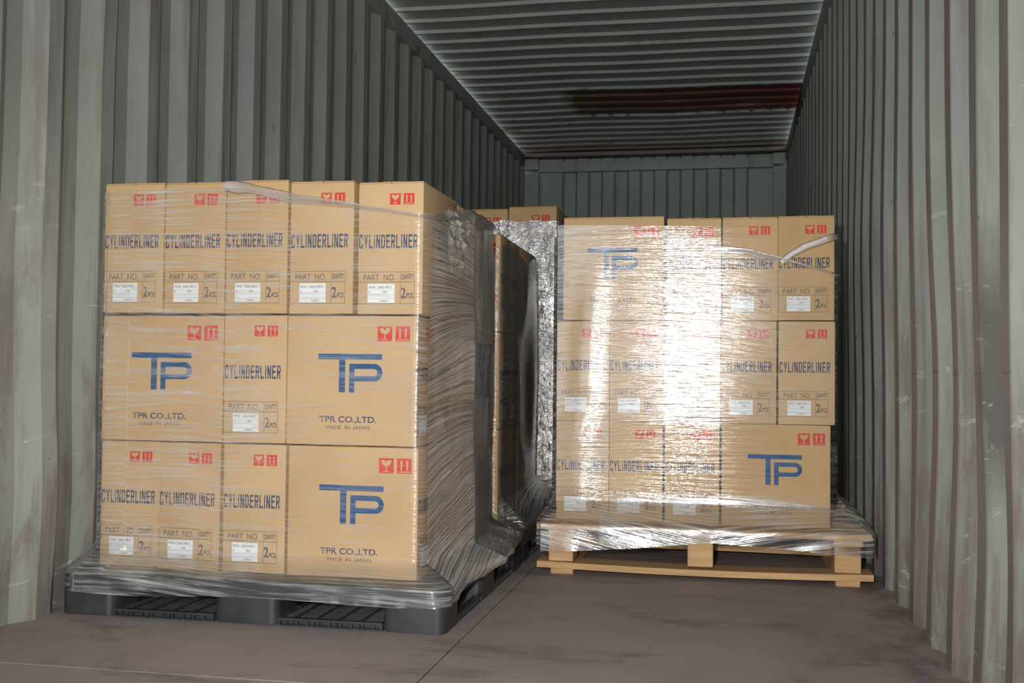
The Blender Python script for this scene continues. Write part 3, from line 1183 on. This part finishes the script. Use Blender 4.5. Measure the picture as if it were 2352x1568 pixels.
film('clear crumpled glittering stretch film round the far stack of large cartons', GF, FC, (-1.80, -.778, 5.105, 5.62), (-1.822, -.714, 5.045, 6.155),
     lambda s, q, a: .07, lambda s, q, a: 1.405 + .012 * noise.noise((a[0] * 14, a[1] * 9, 2)), lambda s, q, z: 1 - smooth01((z - .112) / .12),
     lambda s, q, x, y, z: 5.0 + 1.8 * noise.noise((x * 5, y * 5, z * 4)), C_push, lambda s, q, x, y, z: .1 * noise.noise((x * 4, z * 4, 3)), (90, 40, 20, 20), 100)


# stack on the wooden pallet
def D_low(s, q, a):
    if s == 0:
        return lerp_pts([(-.62, .079), (-.48, .086), (-.31, .101), (-.10, .128), (.05, .122), (.19, .111), (.33, .099), (.46, .097)], a[0])
    return .10


def D_layers(s, q, x, y, z):
    if s != 0:
        return 5.0 if z < .3 else 2.6
    v = 2.4 + .9 * noise.noise((x * 2.2, z * 2.2, 31))
    line = lerp_pts([(-.6, 1.25), (-.30, 1.23), (-.22, 1.185), (.045, 1.118), (.175, 1.082), (.36, 1.03)], x)
    if z > line:
        v = .5
    v *= 1 - .35 * smooth01((x + .06) / .12)
    if x > .19:
        v *= .75
    if .28 < z < .518 and x > -.40:
        v *= .40
    elif z >= .518 and -.215 < x < -.020:
        v *= 1.75
    elif z >= .518 and -.40 < x <= -.215:
        v *= .75
    band = lerp_pts([(-.6, .23), (-.25, .255), (.05, .275), (.35, .25)], x)
    if z < band:
        v = max(v, (6.5 + 2.5 * noise.noise((x * 3, z * 9, 2))) if -.42 < x < .3 else 4.0)
    return v


def D_push(s, q, x, y, z):
    p = .004 + .0012 * noise.noise((x * 3, y * 3, z * 4))
    if s == 0:
        # the sheet bows in and out a little from carton to carton
        p += .0010 * noise.noise((x * 4.0, z * 2.6, 44))
        p += .020 * (.36 - x) / .96
        c = -.470 + .015 * math.sin(z * 7)- .05 * smooth01((.62 - z) / .2)
        p += .0048 * math.exp(-((x - c) / .05) ** 2) * (1 + .5 * noise.noise((z * 9, 2, 5))) * smooth01((1.12 - z) / .2)
        if z < .22:
            p += .006 * noise.noise((x * 7, z * 16, 3))
    else:
        p += .01 * math.sin(math.pi * q)
    return p


def D_flare(s, q, z):
    if s == 0:
        return 1 - smooth01((z - .165) / .085) if z > .165 else 1.0
    return 1 - smooth01((z - .165) / (.13 if s == 1 else .1)) if z > .165 else 1.0


def D_shear(s, q, x, y, z):
    if s == 0:
        return .06 * x * math.sin(z * 8 + 1) + .02 * noise.noise((x * 2, z * 2, 16)) + (-.18 * abs(x + .05) if z < .24 else 0)
    return .1 * (y - 3.8) * math.cos(z * 4)


fd = film('clear stretch film with bright glare round the cartons on the wooden pallet', GF, FD, (-.598, .363, 3.848, 4.80), (-.638, .474, 3.746, 4.86),
          D_low, lambda s, q, a: lerp_pts([(-.6, 1.205), (-.3, 1.20), (.36, 1.185)], a[0]) if s == 0 else 1.17, D_flare, D_layers, D_push, D_shear, (190, 60, 24, 40), 130, .014, .02)
strand(fd, 'gathered_edge', [(-.05, 3.838, 1.118), (.06, 3.837, 1.108), (.175, 3.836, 1.080), (.28, 3.836, 1.052), (.352, 3.838, 1.030), (.368, 3.87, 1.028)], .026, .006, FR, 5.0, 5)
strand(fd, 'loose_strip', [(.180, 3.838, 1.070), (.215, 3.838, 1.098), (.26, 3.838, 1.122), (.34, 3.838, 1.150), (.366, 3.87, 1.156)], .024, .003, FR, .6, 9)
